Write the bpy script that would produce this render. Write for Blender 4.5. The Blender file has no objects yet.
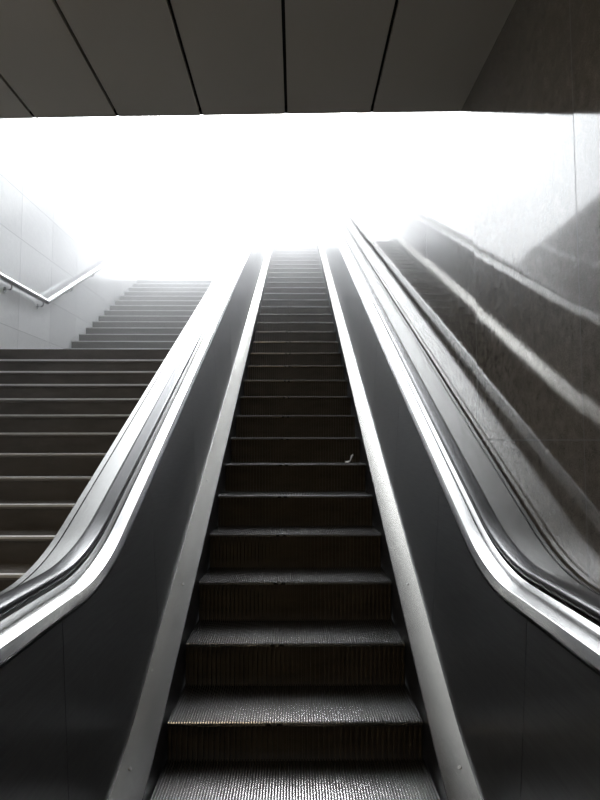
import bpy, bmesh, math, random
from mathutils import Vector
random.seed(4)
S = bpy.context.scene
COL = S.collection
EYE = 1.507                       # camera height over the hall floor; every z below is measured from the eye
SL = 0.516                        # slope of the escalator
XW = 1.03                         # right wall face
GLARE_DENSITY = .0145
XL = -3.70                        # left wall face
ZC = 2.05                         # ceiling over the eye

# ------------------------------------------------------------------ materials
def mat(name, color=(.5, .5, .5), metal=0.0, rough=.5, spec=.5, aniso=0.0):
    m = bpy.data.materials.new(name); m.use_nodes = True
    b = m.node_tree.nodes['Principled BSDF']
    b.inputs['Base Color'].default_value = (*color, 1)
    b.inputs['Metallic'].default_value = metal
    b.inputs['Roughness'].default_value = rough
    b.inputs['Specular IOR Level'].default_value = spec
    b.inputs['Anisotropic'].default_value = aniso
    return m, m.node_tree, b

def nd(t, kind, **kw):
    n = t.nodes.new(kind)
    for k, v in kw.items(): setattr(n, k, v)
    return n

def math_node(t, op, a, b=None, c=None):
    n = nd(t, 'ShaderNodeMath', operation=op)
    for i, v in enumerate((a, b, c)):
        if v is None: continue
        if isinstance(v, (int, float)): n.inputs[i].default_value = v
        else: t.links.new(v, n.inputs[i])
    return n.outputs[0]

def ramp(t, fac, stops):
    r = nd(t, 'ShaderNodeValToRGB')
    e = r.color_ramp.elements
    while len(e) > len(stops): e.remove(e[-1])
    while len(e) < len(stops): e.new(1)
    for el, (p, c) in zip(e, stops):
        el.position = p; el.color = (*c, 1) if len(c) == 3 else c
    t.links.new(fac, r.inputs[0])
    return r.outputs[0]

def noise(t, vec, scale, detail=3, rough=.55):
    n = nd(t, 'ShaderNodeTexNoise')
    n.inputs['Scale'].default_value = scale; n.inputs['Detail'].default_value = detail
    n.inputs['Roughness'].default_value = rough
    t.links.new(vec, n.inputs['Vector'])
    return n.outputs['Fac']

def scaled(t, vec, sx, sy, sz):
    n = nd(t, 'ShaderNodeMapping'); n.inputs['Scale'].default_value = (sx, sy, sz)
    t.links.new(vec, n.inputs['Vector'])
    return n.outputs[0]

def stone(name, dark, light, rough, tile, off, tint, tilt, joint, spec=.5, axis='y', coat=0.0):
    """polished stone slabs: speckle, slab joints, each slab a hair out of line with the next"""
    m, t, b = mat(name, rough=rough, spec=spec)
    L = t.links
    tc = nd(t, 'ShaderNodeTexCoord').outputs['Object']
    sep = nd(t, 'ShaderNodeSeparateXYZ'); L.new(tc, sep.inputs[0])
    u = sep.outputs[1] if axis == 'y' else sep.outputs[0]
    v = sep.outputs[2] if axis in 'yx' else sep.outputs[1]
    uu = math_node(t, 'DIVIDE', math_node(t, 'SUBTRACT', u, off[0]), tile[0])
    vv = math_node(t, 'DIVIDE', math_node(t, 'SUBTRACT', v, off[1]), tile[1])
    def edge(q, size):
        f = math_node(t, 'FRACT', q)
        d = math_node(t, 'MINIMUM', f, math_node(t, 'SUBTRACT', 1.0, f))
        return math_node(t, 'LESS_THAN', d, .0022 / size)
    jm = math_node(t, 'MAXIMUM', edge(uu, tile[0]), edge(vv, tile[1]))
    comb = nd(t, 'ShaderNodeCombineXYZ')
    L.new(math_node(t, 'FLOOR', uu), comb.inputs[0]); L.new(math_node(t, 'FLOOR', vv), comb.inputs[1])
    wn = nd(t, 'ShaderNodeTexWhiteNoise', noise_dimensions='3D'); L.new(comb.outputs[0], wn.inputs['Vector'])
    fine = noise(t, tc, 260, 2, .7)
    blot = noise(t, tc, 22, 4, .6)
    mixf = math_node(t, 'ADD', math_node(t, 'MULTIPLY', fine, .65), math_node(t, 'MULTIPLY', blot, .35))
    col = ramp(t, mixf, [(.36, dark), (.64, light)])
    hsv = nd(t, 'ShaderNodeHueSaturation'); L.new(col, hsv.inputs['Color'])
    L.new(math_node(t, 'ADD', 1 - tint / 2, math_node(t, 'MULTIPLY', wn.outputs['Value'], tint)), hsv.inputs['Value'])
    mx = nd(t, 'ShaderNodeMix', data_type='RGBA')
    L.new(jm, mx.inputs[0]); L.new(hsv.outputs[0], mx.inputs[6]); mx.inputs[7].default_value = (*joint, 1)
    L.new(mx.outputs[2], b.inputs['Base Color'])
    L.new(math_node(t, 'ADD', rough, math_node(t, 'MULTIPLY', jm, .5)), b.inputs['Roughness'])
    geo = nd(t, 'ShaderNodeNewGeometry')
    sub = nd(t, 'ShaderNodeVectorMath', operation='SUBTRACT'); L.new(wn.outputs['Color'], sub.inputs[0]); sub.inputs[1].default_value = (.5, .5, .5)
    scl = nd(t, 'ShaderNodeVectorMath', operation='SCALE'); L.new(sub.outputs[0], scl.inputs[0]); scl.inputs['Scale'].default_value = tilt
    add = nd(t, 'ShaderNodeVectorMath', operation='ADD'); L.new(scl.outputs[0], add.inputs[0]); L.new(geo.outputs['Normal'], add.inputs[1])
    nrm = nd(t, 'ShaderNodeVectorMath', operation='NORMALIZE'); L.new(add.outputs[0], nrm.inputs[0])
    L.new(nrm.outputs[0], b.inputs['Normal'])
    return m

def steel(name, c, r, var=.08, stretch=(40, .6, 40), aniso=.3, tintvar=.08):
    """brushed steel: streaks along the length in roughness and tone"""
    m, t, b = mat(name, c, 1.0, r, aniso=aniso)
    tc = nd(t, 'ShaderNodeTexCoord').outputs['Object']
    n1 = noise(t, scaled(t, tc, *stretch), 4, 4)
    n2 = noise(t, tc, 2.3, 3)
    t.links.new(math_node(t, 'ADD', r - var * .6, math_node(t, 'MULTIPLY', math_node(t, 'ADD', n1, n2), var * .6)), b.inputs['Roughness'])
    lo = tuple(x * (1 - tintvar) for x in c); hi = tuple(min(1, x * (1 + tintvar)) for x in c)
    t.links.new(ramp(t, n1, [(.3, lo), (.7, hi)]), b.inputs['Base Color'])
    return m

M = {}
M['granite'] = stone('polished_brown_granite', (.060, .055, .050), (.175, .163, .148), .055, (1.21, 2.6), (2.085, EYE), .22, .006, (.012, .011, .010), spec=.5)
M['granite'].node_tree.nodes['Principled BSDF'].inputs['IOR'].default_value = 1.8
M['pale_stone'] = stone('pale_polished_stone', (.78, .785, .79), (.90, .905, .91), .14, (1.0, .62), (7.75, .49), .10, .006, (.30, .30, .31))
M['floor_stone'] = stone('hall_floor_stone', (.10, .095, .09), (.2, .19, .18), .25, (.6, .6), (0, 0), .15, .003, (.04, .04, .04), axis='f')
M['street'] = stone('street_paving', (.3, .3, .3), (.45, .45, .44), .7, (.5, .5), (0, 0), .2, .004, (.15, .15, .15), axis='f')
M['facade'] = stone('facade_stone', (.2, .2, .2), (.3, .3, .3), .5, (1.2, .8), (0, 0), .1, .003, (.1, .1, .1), axis='x')
M['panel'] = steel('brushed_steel_panel', (.275, .28, .292), .30, .06, (1.5, 1.5, 26), .0, .10)
# the grain runs along the climb, so highlights smear across it
_b = M['panel'].node_tree.nodes['Principled BSDF']; _b.inputs['Anisotropic'].default_value = .72
_v = M['panel'].node_tree.nodes.new('ShaderNodeCombineXYZ'); _v.inputs[1].default_value = -.459; _v.inputs[2].default_value = .889
M['panel'].node_tree.links.new(_v.outputs[0], _b.inputs['Tangent'])
M['skirt'] = steel('dark_skirt_steel', (.16, .16, .17), .38, .08)
M['strip'] = steel('bright_strip_steel', (.42, .41, .385), .25, .10)
M['trim'] = steel('bright_trim_steel', (.52, .52, .515), .20, .07)
M['deck'] = steel('deck_steel', (.31, .308, .30), .25, .10)
M['rail_steel'] = steel('tube_steel', (.72, .73, .74), .18, .05)
M['screw'] = steel('screw_steel', (.75, .74, .70), .25, .05)
M['tread'] = steel('tread_aluminium', (.30, .295, .29), .24, .02, (3, 3, 3), .0, .12)
M['comb'] = steel('comb_aluminium', (.5, .48, .42), .4, .1)

def grimy(name, dark, light, rough, scale=(3, 3, 9), spec=.35):
    m, t, b = mat(name, rough=rough, spec=spec)
    tc = nd(t, 'ShaderNodeTexCoord').outputs['Object']
    n = noise(t, scaled(t, tc, *scale), 1.6, 6, .65)
    t.links.new(ramp(t, n, [(.3, dark), (.7, light)]), b.inputs['Base Color'])
    return m
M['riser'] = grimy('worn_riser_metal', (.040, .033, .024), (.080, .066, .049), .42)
M['stair'] = grimy('dark_stair_stone', (.045, .04, .036), (.085, .077, .07), .42, (1.2, 4, 4), .5)
M['stair_tread'] = grimy('polished_stair_tread', (.10, .095, .09), (.16, .15, .14), .11, (1.2, 4, 4), .8)
M['rubber'] = mat('black_rubber', (.016, .017, .021), 0, .24, .45)[0]
M['black'] = mat('black_gap', (.008, .008, .008), 0, .7, .2)[0]
M['ceiling'] = grimy('painted_ceiling_metal', (.43, .415, .38), (.47, .452, .415), .55, (.6, .35, 1))
M['plaster'] = grimy('hall_plaster', (.36, .34, .31), (.44, .42, .38), .8, (1, 1, 1))
M['grime_shade'] = grimy('groove_grime_and_shade', (.010, .009, .008), (.022, .02, .017), .7)  # dirt tone, with groove shade painted in for rib contrast
M['nosing'] = grimy('pale_nosing', (.42, .42, .42), (.6, .6, .6), .4, (1.5, 6, 6), .5)
M['paper'] = grimy('crumpled_paper', (.88, .87, .86), (.95, .94, .93), .6, (30, 30, 30))
M['fixture'] = mat('lamp_housing', (.6, .6, .58), 0, .5)[0]
m, t, b = mat('lamp_diffuser', (.9, .86, .75), 0, .4)
b.inputs['Emission Color'].default_value = (1, .80, .52, 1); b.inputs['Emission Strength'].default_value = 20.0
M['diffuser'] = m

# ------------------------------------------------------------------ helpers
def finish(bm, name, material, parent=None, smooth=False, angle=.6):
    bmesh.ops.recalc_face_normals(bm, faces=bm.faces)
    me = bpy.data.meshes.new(name); bm.to_mesh(me); bm.free()
    me.materials.append(material)
    if smooth:
        me.polygons.foreach_set('use_smooth', [True] * len(me.polygons))
        me.set_sharp_from_angle(angle=angle)
    o = bpy.data.objects.new(name, me); COL.objects.link(o)
    if parent is not None: o.parent = parent
    return o

def box(bm, x0, x1, y0, y1, z0, z1, bev=0, seg=1):
    v = [bm.verts.new((x, y, z + EYE)) for z in (z0, z1) for y in (y0, y1) for x in (x0, x1)]
    fs = [bm.faces.new([v[i] for i in f]) for f in ((0, 1, 3, 2), (4, 6, 7, 5), (0, 4, 5, 1), (2, 3, 7, 6), (0, 2, 6, 4), (1, 5, 7, 3))]
    if bev:
        es = list({e for f in fs for e in f.edges})
        bmesh.ops.bevel(bm, geom=es, offset=bev, segments=seg, affect='EDGES', profile=.5)

def sweep(bm, profile, ys, refs, side=1):
    """closed profile [(x, h)] carried along y at the height refs(y)"""
    rings = []
    for y in ys:
        rings.append([bm.verts.new((side * x, y, r(y) + h + EYE)) for (x, h, r) in [(p[0], p[1], p[2] if len(p) > 2 else refs) for p in profile]])
    n = len(profile)
    for a, b_ in zip(rings, rings[1:]):
        for i in range(n):
            bm.faces.new((a[i], a[(i + 1) % n], b_[(i + 1) % n], b_[i]))
    bm.faces.new(rings[0]); bm.faces.new(rings[-1][::-1])

def tube(bm, pts, rad, seg=14):
    """round tube through world points (already with EYE)"""
    pts = [Vector(p) for p in pts]
    rings = []
    for i, p in enumerate(pts):
        if i == 0: d = pts[1] - p
        elif i == len(pts) - 1: d = p - pts[-2]
        else: d = ((pts[i + 1] - p).normalized() + (p - pts[i - 1]).normalized())
        d.normalize()
        a = d.cross(Vector((1, 0, 0)))
        if a.length < .1: a = d.cross(Vector((0, 0, 1)))
        a.normalize(); c = d.cross(a)
        rings.append([bm.verts.new(p + rad * (math.cos(k * 2 * math.pi / seg) * a + math.sin(k * 2 * math.pi / seg) * c)) for k in range(seg)])
    for a, b_ in zip(rings, rings[1:]):
        for k in range(seg):
            bm.faces.new((a[k], a[(k + 1) % seg], b_[(k + 1) % seg], b_[k]))
    bm.faces.new(rings[0]); bm.faces.new(rings[-1][::-1])

def empty(name, loc, label, cat, group=None):
    o = bpy.data.objects.new(name, None); COL.objects.link(o)
    o.empty_display_size = .3
    o['label'] = label; o['category'] = cat
    if group: o['group'] = group
    return o

def structure(name, bm, material, label=None, cat=None):
    o = finish(bm, name, material); o['kind'] = 'structure'
    if label: o['label'] = label
    if cat: o['category'] = cat
    return o

def frange(a, b, step):
    n = max(1, round((b - a) / step))
    return [a + (b - a) * i / n for i in range(n + 1)]

# path heights: level - rounded - incline - rounded - level
ZT = 5.55
def path(level, half, top=ZT, thalf=.8):
    yc = (2.56 + level) / SL; yt = (2.56 + top) / SL
    def r(y):
        if y <= yc - half: return level
        if y < yc + half: return level + SL * (y - yc + half) ** 2 / (4 * half)
        if y <= yt - thalf: return -2.56 + SL * y
        if y < yt + thalf: return top - SL * (yt + thalf - y) ** 2 / (4 * thalf)
        return top
    return r
step_ref = path(-1.50, .80)
skirt_ref = path(-1.50, .45)
rail_ref = path(-1.407, .26)
Y0, Y1 = .75, 16.9
YS = frange(Y0, 1.7, .25)[:-1] + frange(1.7, 2.9, .05)[:-1] + frange(2.9, 14.6, .9)[:-1] + frange(14.6, Y1, .1)

# ------------------------------------------------------------------ setting
bm = bmesh.new()
box(bm, XL, -.99, -9, 2.62, -1.75, -1.507)
box(bm, -.99, XW, -9, .30, -1.75, -1.507)
structure('floor', bm, M['floor_stone'])

def edge_y(x): return 3.52 - .035 * (x - 1.0)      # free edge of the ceiling, a little askew
bm = bmesh.new()
gaps = [-.06 + .535 * k for k in range(-7, 3)]
xs = [XL] + [g for g in gaps if XL + .05 < g < XW - .05] + [XW]
for a, b_ in zip(xs, xs[1:]):                      # one metal panel per bay with an open joint beside it
    x0 = a + (.009 if a > XL else 0); x1 = b_ - (.009 if b_ < XW else 0)
    v = []
    for z in (ZC, ZC + .022):
        for (x, y) in ((x0, -9), (x1, -9), (x1, edge_y(x1)), (x0, edge_y(x0))):
            v.append(bm.verts.new((x, y, z + EYE)))
    for f in ((0, 1, 2, 3), (7, 6, 5, 4), (0, 4, 5, 1), (1, 5, 6, 2), (2, 6, 7, 3), (3, 7, 4, 0)):
        bm.faces.new([v[i] for i in f])
structure('ceiling', bm, M['ceiling'])
bm = bmesh.new()
v = []
for z in (ZC + .023, ZC + .5):
    for (x, y) in ((XL, -9), (XW, -9), (XW, edge_y(XW) - .004), (XL, edge_y(XL) - .004)):
        v.append(bm.verts.new((x, y, z + EYE)))
for f in ((0, 1, 2, 3), (7, 6, 5, 4), (0, 4, 5, 1), (1, 5, 6, 2), (2, 6, 7, 3), (3, 7, 4, 0)):
    bm.faces.new([v[i] for i in f])
for g in gaps:
    if XL + .05 < g < XW - .05: box(bm, g - .0088, g + .0088, edge_y(g) - .05, edge_y(g) - .003, ZC + .003, ZC + .0225)
structure('slab_above_ceiling', bm, M['black'])
bm = bmesh.new()
box(bm, -22, 20, 3.0, 3.45, ZC + .502, 22)  # unseen building mass, added and sized to block the sky behind the opening
structure('sky_block_facade', bm, M['facade'])

bm = bmesh.new(); box(bm, XW, XW + .3, -9, 24, -2.3, 5.6)
structure('wall_right', bm, M['granite'])
bm = bmesh.new(); box(bm, XL - .3, XL, -9, 24, -2.3, 4.62)
structure('wall_left', bm, M['pale_stone'])
bm = bmesh.new(); box(bm, XL, XW, -9.3, -9.0, -1.75, ZC + .5)
structure('wall_back', bm, M['plaster'])
bm = bmesh.new()
box(bm, -22, XL - .3, 3.45, 40, 3.4, 3.72)
box(bm, XL - .3, -.99, 24, 40, 3.4, 3.72)
structure('pavement_street', bm, M['street'])

# ------------------------------------------------------------------ staircase
stair = empty('staircase', (0, 0, 0), 'dark stone staircase climbing beside the escalator, in two flights with a landing between them', 'staircase')
SX0, SX1 = XL + .002, -.992
def flight_step(y0, y1, z):
    bm = bmesh.new()
    # riser block with a thin tread slab whose rounded edge stands a little proud
    box(bm, SX0, SX1, y0 + .012, y1 + .011, z - .34, z - .034)
    body = finish(bm, 'step', M['stair'], stair)
    bm = bmesh.new()
    box(bm, SX0, SX1, y0, y1 + .010, z - .033, z, .007, 2)
    finish(bm, 'tread', M['stair_tread'], body)
    bm = bmesh.new()      # pale nosing strip wrapped over the front edge
    pr = [(y0 - .004, z - .013), (y0 - .004, z + .001), (y0 - .001, z + .003), (y0 + .045, z + .003), (y0 + .045, z + .0005), (y0 - .0005, z + .0005), (y0 - .0005, z - .013)]
    va = [bm.verts.new((SX0 + .01, y, q + EYE)) for y, q in pr]; vb = [bm.verts.new((SX1 - .01, y, q + EYE)) for y, q in pr]
    for k in range(len(pr)): bm.faces.new((va[k], va[(k + 1) % len(pr)], vb[(k + 1) % len(pr)], vb[k]))
    bm.faces.new(va); bm.faces.new(vb[::-1])
    finish(bm, 'nosing_strip', M['nosing'], body)
for i in range(-3, 11):
    flight_step(3.588 + .32 * i, 3.588 + .32 * (i + 1), -.81 + .1743 * i)
bm = bmesh.new(); box(bm, SX0, SX1, 7.108, 8.96, .8, 1.107, .004, 2)
finish(bm, 'landing', M['stair'], stair)
for k in range(1, 15):
    flight_step(8.63 + .32 * k, 8.63 + .32 * (k + 1), 1.107 + .1743 * k)
bm = bmesh.new(); box(bm, SX0, SX1, 13.43, 23.99, 3.4, 1.107 + .1743 * 15, .004, 2)
finish(bm, 'landing', M['stair'], stair)

# rail along the pale wall: level over the landing, sloped along both flights
rail = empty('wall_handrail', (0, 0, 0), 'round steel handrail bracketed to the pale stone wall, bent where the upper flight starts', 'handrail')
RX, RR = XL + .09, .040
def rail_z(y):
    if y < 6.75: return 2.0 + .545 * (y - 6.75)
    if y < 8.40: return 2.0
    if y < 13.2: return 2.0 + .530 * (y - 8.40)
    return 2.0 + .530 * 4.8
pts = [(RX, y, rail_z(y) + EYE) for y in (2.4, 4.6, 6.70, 6.78, 7.6, 8.35, 8.40, 8.45, 10, 11.6, 13.15, 13.2, 13.3, 14.0)]
bm = bmesh.new(); tube(bm, pts, RR, 18)
finish(bm, 'rail', M['rail_steel'], rail, True)
for y in (3.4, 4.4, 5.4, 6.4, 7.35, 8.28, 9.33, 10.3, 11.3, 12.3, 13.6):
    z = rail_z(y) + EYE
    bm = bmesh.new()
    tube(bm, [(RX, y, z - RR + .004), (RX, y, z - .075), (RX - .02, y, z - .095), (XL + .008, y, z - .095)], .011, 10)
    br = finish(bm, 'bracket', M['rail_steel'], rail, True)
    bm = bmesh.new()
    tube(bm, [(XL + .001, y, z - .095), (XL + .009, y, z - .095)], .038, 18)
    finish(bm, 'wall_plate', M['rail_steel'], br, True)

# ------------------------------------------------------------------ escalator
esc = empty('escalator', (0, 0, 0), 'long steel escalator with ribbed steps and black handrails, rising between staircase and granite wall', 'escalator')
HW = .55
NR = 96
P = 2 * HW / NR
MARKED = {37, 38, 41, 42}         # dirt-blackened ribs on the nosing, a little left of the middle
def ribbed(bm, n, depth, wid, place):
    """comb of square ribs; place(x, d, end) -> vertex position, d = depth below the crest, end = 0/1"""
    prof = []
    p = 2 * HW / n
    for k in range(n):
        x = -HW + k * p
        top = 0
        prof += [(x, depth), (x + p * (1 - wid) / 2, depth), (x + p * (1 - wid) / 2 + .0004, top), (x + p * (1 + wid) / 2 - .0004, top), (x + p * (1 + wid) / 2, depth)]
    prof.append((HW, depth))
    clean = []
    for q in prof:
        if not clean or abs(clean[-1][0] - q[0]) > 1e-6 or abs(clean[-1][1] - q[1]) > 1e-6: clean.append(q)
    a = [bm.verts.new(place(x, d, 0)) for x, d in clean]
    c = [bm.verts.new(place(x, d, 1)) for x, d in clean]
    for i in range(len(clean) - 1):
        bm.faces.new((a[i], a[i + 1], c[i + 1], c[i]))
    return a, c, clean

# riser: the step's own mesh, local origin at the nosing
bm = bmesh.new()
RN = 48
rows = 5
prev = None
for j in range(rows + 1):
    f = j / rows
    z = -.016 - f * .214
    y = .006 + .020 * (1 - f) ** 2 * 0 + .014 * math.sin(f * 1.4) * .6     # gentle curve of the riser
    ring = []
    p = 2 * HW / RN
    for k in range(RN):
        x = -HW + k * p
        ring += [bm.verts.new((x, y + .013, z)), bm.verts.new((x + p * .3, y + .013, z)), bm.verts.new((x + p * .32, y, z)), bm.verts.new((x + p * .68, y, z)), bm.verts.new((x + p * .7, y + .013, z))]
    ring.append(bm.verts.new((HW, y + .013, z)))
    if prev:
        for i in range(len(ring) - 1): bm.faces.new((prev[i], prev[i + 1], ring[i + 1], ring[i]))
    prev = ring
# cheeks that close the step at both ends
for s in (-1, 1):
    v = [bm.verts.new(q) for q in ((s * HW, .012, -.016), (s * HW, .392, -.016), (s * HW, .392, -.05), (s * HW, .012, -.225))]
    bm.faces.new(v)
step0 = finish(bm, 'step', M['riser'], esc)
# tread: ribbed plate with a rounded ribbed nosing
bm = bmesh.new()
D = .009
a, c, cl = ribbed(bm, NR, D, .50, lambda x, d, e: (x, .0045 + (0 if e == 0 else .3875), -d))
# nosing face below the ribs
lo = [bm.verts.new((x, .0 + (d * .4), -.0045 - d * .3)) for x, d in cl]
lo2 = [bm.verts.new((x, .0005 + (d * .4), -.018)) for x, d in cl]
for i in range(len(cl) - 1):
    bm.faces.new((lo[i], lo[i + 1], a[i + 1], a[i])); bm.faces.new((lo2[i], lo2[i + 1], lo[i + 1], lo[i]))
v = [bm.verts.new(q) for q in ((-HW, .392, -.0165), (HW, .392, -.0165), (HW, .003, -.0185), (-HW, .003, -.0185))]
bm.faces.new(v)
bm.faces.index_update()
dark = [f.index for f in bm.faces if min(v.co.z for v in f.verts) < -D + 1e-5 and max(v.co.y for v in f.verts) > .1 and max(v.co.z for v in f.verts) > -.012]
tread0 = finish(bm, 'tread', M['tread'], step0)
tread0.data.materials.append(M['grime_shade'])
marks = [p_.index for p_ in tread0.data.polygons if p_.center.z < -.0046 and p_.center.y < .02 and abs(p_.normal.z) < .9 and int((p_.center.x + HW) / P) in MARKED]
for k in dark + marks: tread0.data.polygons[k].material_index = 1
first = True
for i in range(-3, 35):
    y = 2.6 + .4 * i
    if first:
        s = step0; first = False
    else:
        s = step0.copy(); COL.objects.link(s); s.parent = esc
        tr = tread0.copy(); COL.objects.link(tr); tr.parent = s
    s.location = (0, y, step_ref(y) + EYE)

for side in (-1, 1):
    sd = side
    bm = bmesh.new()
    sweep(bm, [(.556, .075), (.564, .081), (.564, -.42), (.556, -.42)], YS, skirt_ref, sd)
    finish(bm, 'skirt_panel', M['skirt'], esc)
    bm = bmesh.new()
    sweep(bm, [(.5565, .076), (.557, .081), (.560, .084), (.652, .160), (.656, .160), (.656, .140), (.568, .066), (.5645, .066)], YS, skirt_ref, sd)
    st = finish(bm, 'inner_deck', M['strip'], esc, True, .5)
    for y in (2.29, 3.22, 4.15, 5.1, 6.05, 7.0, 7.95):
        bm = bmesh.new()
        fx = .62 if y != 3.22 else .606
        cx, cz = fx, skirt_ref(y) + .084 + (fx - .560) * .826
        n = Vector((-.64, -.36, .68)).normalized(); n.x *= sd
        c0 = Vector((sd * cx, y, cz + EYE))
        tube(bm, [c0, c0 + n * .0022, c0 + n * .0030], .0075, 14)
        finish(bm, 'screw', M['screw'], st, True)
    # balustrade panels butt with an open joint
    yb = [Y0, 1.82] + [1.82 + 1.06 * k for k in range(1, 14)] + [Y1]
    for a, b_ in zip(yb, yb[1:]):
        ys = frange(a + .0018, b_ - .0018, .06 if a < 3 or a > 14 else 1.1)
        bm = bmesh.new()
        sweep(bm, [(.6565, .141, skirt_ref), (.6565, .158, skirt_ref), (.706, .860, rail_ref), (.722, .860, rail_ref), (.674, .141, skirt_ref)], ys, rail_ref, sd)
        finish(bm, 'balustrade_panel', M['panel'], esc)
    bm = bmesh.new()     # rounded steel moulding over the panels
    sweep(bm, [(.7055, .868), (.7030, .876), (.7145, .9010), (.7160, .9030), (.719, .9045), (.761, .9115), (.764, .9105), (.765, .907), (.765, .890), (.735, .880), (.722, .865)], YS, rail_ref, sd)
    finish(bm, 'balustrade_moulding', M['trim'], esc, True, .42)
    bm = bmesh.new()     # black channel the handrail runs in
    sweep(bm, [(.7655, .885), (.7655, .903), (.842, .903), (.842, .885)], YS, rail_ref, sd)
    finish(bm, 'handrail_channel', M['black'], esc)
    bm = bmesh.new()     # thin bright guide between moulding and handrail
    sweep(bm, [(.7675, .9035), (.7675, .9125), (.769, .915), (.782, .927), (.7845, .927), (.7855, .925), (.7855, .9035)], YS, rail_ref, sd)
    finish(bm, 'handrail_guide', M['trim'], esc, True, .6)
    # handrail with a turned newel end
    pathp = []
    for y in reversed(YS): pathp.append((y, rail_ref(y) + .953))
    r = .30; zc = rail_ref(Y0) + .953 - r
    for k in range(1, 13):
        a = math.pi * k / 12
        pathp.append((Y0 - r * math.sin(a), zc + r * math.cos(a)))
    pathp.append((Y0 + .15, zc - r))
    prof = []
    for k in range(20):
        a = 2 * math.pi * k / 20
        ca, sa = math.cos(a), math.sin(a)
        prof.append((.811 + .035 * math.copysign(abs(ca) ** .6, ca), .0165 * math.copysign(abs(sa) ** .6, sa)))
    bm = bmesh.new(); rings = []
    for i, (y, z) in enumerate(pathp):
        p0 = pathp[max(0, i - 1)]; p1 = pathp[min(len(pathp) - 1, i + 1)]
        t_ = Vector((0, p1[0] - p0[0], p1[1] - p0[1])).normalized()
        n = Vector((0, t_.z, -t_.y))
        if i < len(YS): n = Vector((0, 0, 1))
        rings.append([bm.verts.new(Vector((sd * x, y, z + EYE)) + n * h) for x, h in prof])
    for a_, b_ in zip(rings, rings[1:]):
        for k in range(20): bm.faces.new((a_[k], a_[(k + 1) % 20], b_[(k + 1) % 20], b_[k]))
    bm.faces.new(rings[0]); bm.faces.new(rings[-1][::-1])
    finish(bm, 'handrail', M['rubber'], esc, True, 1.2)['label'] = 'black rubber handrail'
    # newel: rounded end of the balustrade inside the handrail's turn
    bm = bmesh.new(); ring = []
    for x in (.70, .86):
        ring.append([bm.verts.new((sd * x, Y0 - .27 * math.sin(math.pi * k / 16), zc + .27 * math.cos(math.pi * k / 16) + EYE)) for k in range(17)]
                    + [bm.verts.new((sd * x, Y0 - .10, -1.50 + EYE)), bm.verts.new((sd * x, Y0, -1.50 + EYE))])
    n = len(ring[0])
    for k in range(n): bm.faces.new((ring[0][k], ring[0][(k + 1) % n], ring[1][(k + 1) % n], ring[1][k]))
    bm.faces.new(ring[0]); bm.faces.new(ring[1][::-1])
    finish(bm, 'newel', M['panel'], esc)
    bm = bmesh.new()
    ow = .992 if sd < 0 else 1.022
    g = ow - (.033 if sd < 0 else .024)         # fine groove, then a narrow raised lip
    sweep(bm, [(.8425, .880), (.8425, .908), (.846, .910), (g - .004, .901), (g, .898), (g + .0005, .890), (g + .0045, .890), (g + .005, .8985), (ow - .002, .897), (ow, .895), (ow, .870), (.8425, .870)], YS, rail_ref, sd)
    finish(bm, 'outer_deck', M['deck'], esc, True, .35)
bm = bmesh.new()
sweep(bm, [(.976, .868, rail_ref), (.988, .868, rail_ref), (.988, -2.4, skirt_ref), (.976, -2.4, skirt_ref)], YS, rail_ref, -1)
finish(bm, 'side_cladding', M['panel'], esc)
bm = bmesh.new(); box(bm, -.555, .555, .31, 1.36, -1.56, -1.498)
for k in range(48):
    x = -HW + (k + .5) * 2 * HW / 48
    box(bm, x - .003, x + .003, 1.36, 1.395, -1.545, -1.498)
finish(bm, 'comb_plate', M['comb'], esc)
bm = bmesh.new(); box(bm, -.98, 1.01, 16.25, 19.5, 5.40, 5.552)
finish(bm, 'floor_plate', M['comb'], esc)

# scrap of paper on a step
bm = bmesh.new()
i = 5; y0 = 2.6 + .4 * i
pts = [(0, 0, .004), (.020, -.004, .005), (.038, .004, .010), (.050, .010, .030), (.058, .006, .052), (.066, .010, .060)]
prev = None
for q, (x, y, z) in enumerate(pts):
    w = (.012, .022, .026, .026, .022, .012)[q]
    cur = [bm.verts.new((x - .004 * q, y - w, z + .003 * (q % 2))), bm.verts.new((x, y, z + .016)), bm.verts.new((x + .004, y + w, z - .0005 + .004 * ((q + 1) % 2)))]
    if prev:
        for k in range(2): bm.faces.new((prev[k], prev[k + 1], cur[k + 1], cur[k]))
    prev = cur
geom = bmesh.ops.solidify(bm, geom=bm.faces[:], thickness=.0015)
sc = finish(bm, 'paper_scrap', M['paper'])
sc.location = (.392, y0 + .055, step_ref(y0) + EYE + .001)
sc['label'] = 'small crumpled white paper scrap lying on a ribbed escalator step'; sc['category'] = 'litter'

# ------------------------------------------------------------------ lamps of the hall behind the camera
for (x, y) in ((-1.0, 1.2), (-2.7, 1.2), (-2.4, -3.6), (-.3, -3.6)):
    lamp = empty('ceiling_lamp', (0, 0, 0), 'surface mounted warm tube lamp on the metal ceiling', 'lamp', 'ceiling lamps of the hall')
    bm = bmesh.new(); box(bm, x - .62, x + .62, y - .09, y + .09, ZC - .05, ZC - .001, .006)
    finish(bm, 'housing', M['fixture'], lamp)
    bm = bmesh.new(); box(bm, x - .6, x + .6, y - .075, y + .075, ZC - .062, ZC - .0505)
    finish(bm, 'diffuser', M['diffuser'], lamp)

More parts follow.
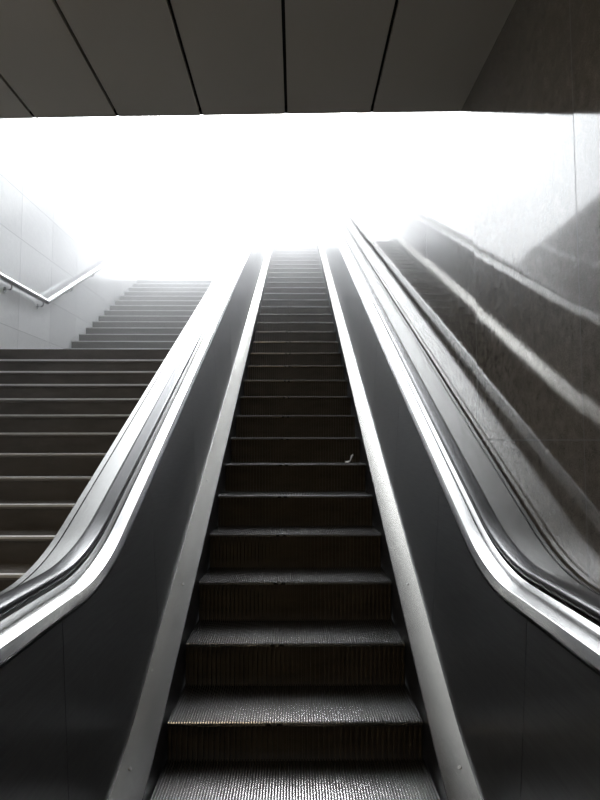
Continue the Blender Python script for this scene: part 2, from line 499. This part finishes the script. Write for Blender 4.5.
# ------------------------------------------------------------------ sky
w = bpy.data.worlds.new('sky'); S.world = w; w.use_nodes = True
t = w.node_tree; L = t.links
for n in list(t.nodes): t.nodes.remove(n)
out = nd(t, 'ShaderNodeOutputWorld'); bg = nd(t, 'ShaderNodeBackground'); L.new(bg.outputs[0], out.inputs[0])
tc = nd(t, 'ShaderNodeTexCoord').outputs['Generated']
dot = nd(t, 'ShaderNodeVectorMath', operation='DOT_PRODUCT'); L.new(tc, dot.inputs[0]); dot.inputs[1].default_value = Vector((.03, .85, .53)).normalized()
glow = math_node(t, 'POWER', math_node(t, 'MAXIMUM', dot.outputs['Value'], 0.0), 12.0)
sep = nd(t, 'ShaderNodeSeparateXYZ'); L.new(tc, sep.inputs[0])
up = math_node(t, 'GREATER_THAN', sep.outputs[2], 0.0)
low = math_node(t, 'POWER', math_node(t, 'MAXIMUM', math_node(t, 'SUBTRACT', 1.0, sep.outputs[2]), 0.0), 1.5)     # pale towards the horizon
cl = noise(t, scaled(t, tc, 1, 1, 2.2), 2.6, 5, .6)
base = math_node(t, 'ADD', .30, math_node(t, 'MULTIPLY', low, math_node(t, 'ADD', 2.0, math_node(t, 'MULTIPLY', cl, 3.6))))
dot2 = nd(t, 'ShaderNodeVectorMath', operation='DOT_PRODUCT'); L.new(tc, dot2.inputs[0]); dot2.inputs[1].default_value = Vector((.16, .80, .62)).normalized()
veiled_sun = math_node(t, 'POWER', math_node(t, 'MAXIMUM', dot2.outputs['Value'], 0.0), 90.0)
bright = math_node(t, 'ADD', math_node(t, 'ADD', base, math_node(t, 'MULTIPLY', glow, 16.0)), math_node(t, 'MULTIPLY', veiled_sun, 90.0))
L.new(math_node(t, 'MULTIPLY', bright, math_node(t, 'ADD', .02, math_node(t, 'MULTIPLY', up, .98))), bg.inputs['Strength'])
bg.inputs['Color'].default_value = (.93, .965, 1.0, 1)

# scatter volume added to imitate veiling lens glare, denser towards the street
hm = bpy.data.materials.new('glare_scatter'); hm.use_nodes = True
t = hm.node_tree; L = t.links
t.nodes.remove(t.nodes['Principled BSDF'])
vs = nd(t, 'ShaderNodeVolumeScatter'); L.new(vs.outputs[0], t.nodes['Material Output'].inputs['Volume'])
vs.inputs['Color'].default_value = (.985, .992, 1, 1); vs.inputs['Anisotropy'].default_value = .72
sep = nd(t, 'ShaderNodeSeparateXYZ'); L.new(nd(t, 'ShaderNodeTexCoord').outputs['Object'], sep.inputs[0])
dy = math_node(t, 'MAXIMUM', math_node(t, 'SUBTRACT', sep.outputs[1], 6.0), 0.0)
L.new(math_node(t, 'MULTIPLY', math_node(t, 'POWER', dy, 1.5), GLARE_DENSITY), vs.inputs['Density'])
bm = bmesh.new(); box(bm, XL + .02, XW - .01, 6.0, 17.5, -.2, 8.5)
hz = finish(bm, 'glare_volume', hm); hz['kind'] = 'stuff'
hz['label'] = 'added scatter volume imitating white lens glare over the top of the escalator'; hz['category'] = 'glare_volume'

# ------------------------------------------------------------------ camera
f = 585.0
pitch = math.atan(40 / f); yaw = math.atan(4.5 / f)
cam = bpy.data.cameras.new('camera'); co = bpy.data.objects.new('camera', cam); COL.objects.link(co)
cam.sensor_fit = 'VERTICAL'; cam.sensor_height = 24; cam.lens = f * 24 / 800
cam.clip_start = .02
co.location = (0, 0, EYE)
co.rotation_euler = (math.pi / 2 + pitch, 0, -yaw)
S.camera = co
S.view_settings.view_transform = 'Standard'; S.view_settings.look = 'None'
S.view_settings.gamma = 1; S.view_settings.use_curve_mapping = False
S.view_settings.exposure = 0.0
S.cycles.use_denoising = True
S.cycles.max_bounces = 12; S.cycles.diffuse_bounces = 5; S.cycles.glossy_bounces = 7
S.cycles.sample_clamp_indirect = 6.0
S.cycles.blur_glossy = .6
S.cycles.volume_bounces = 4
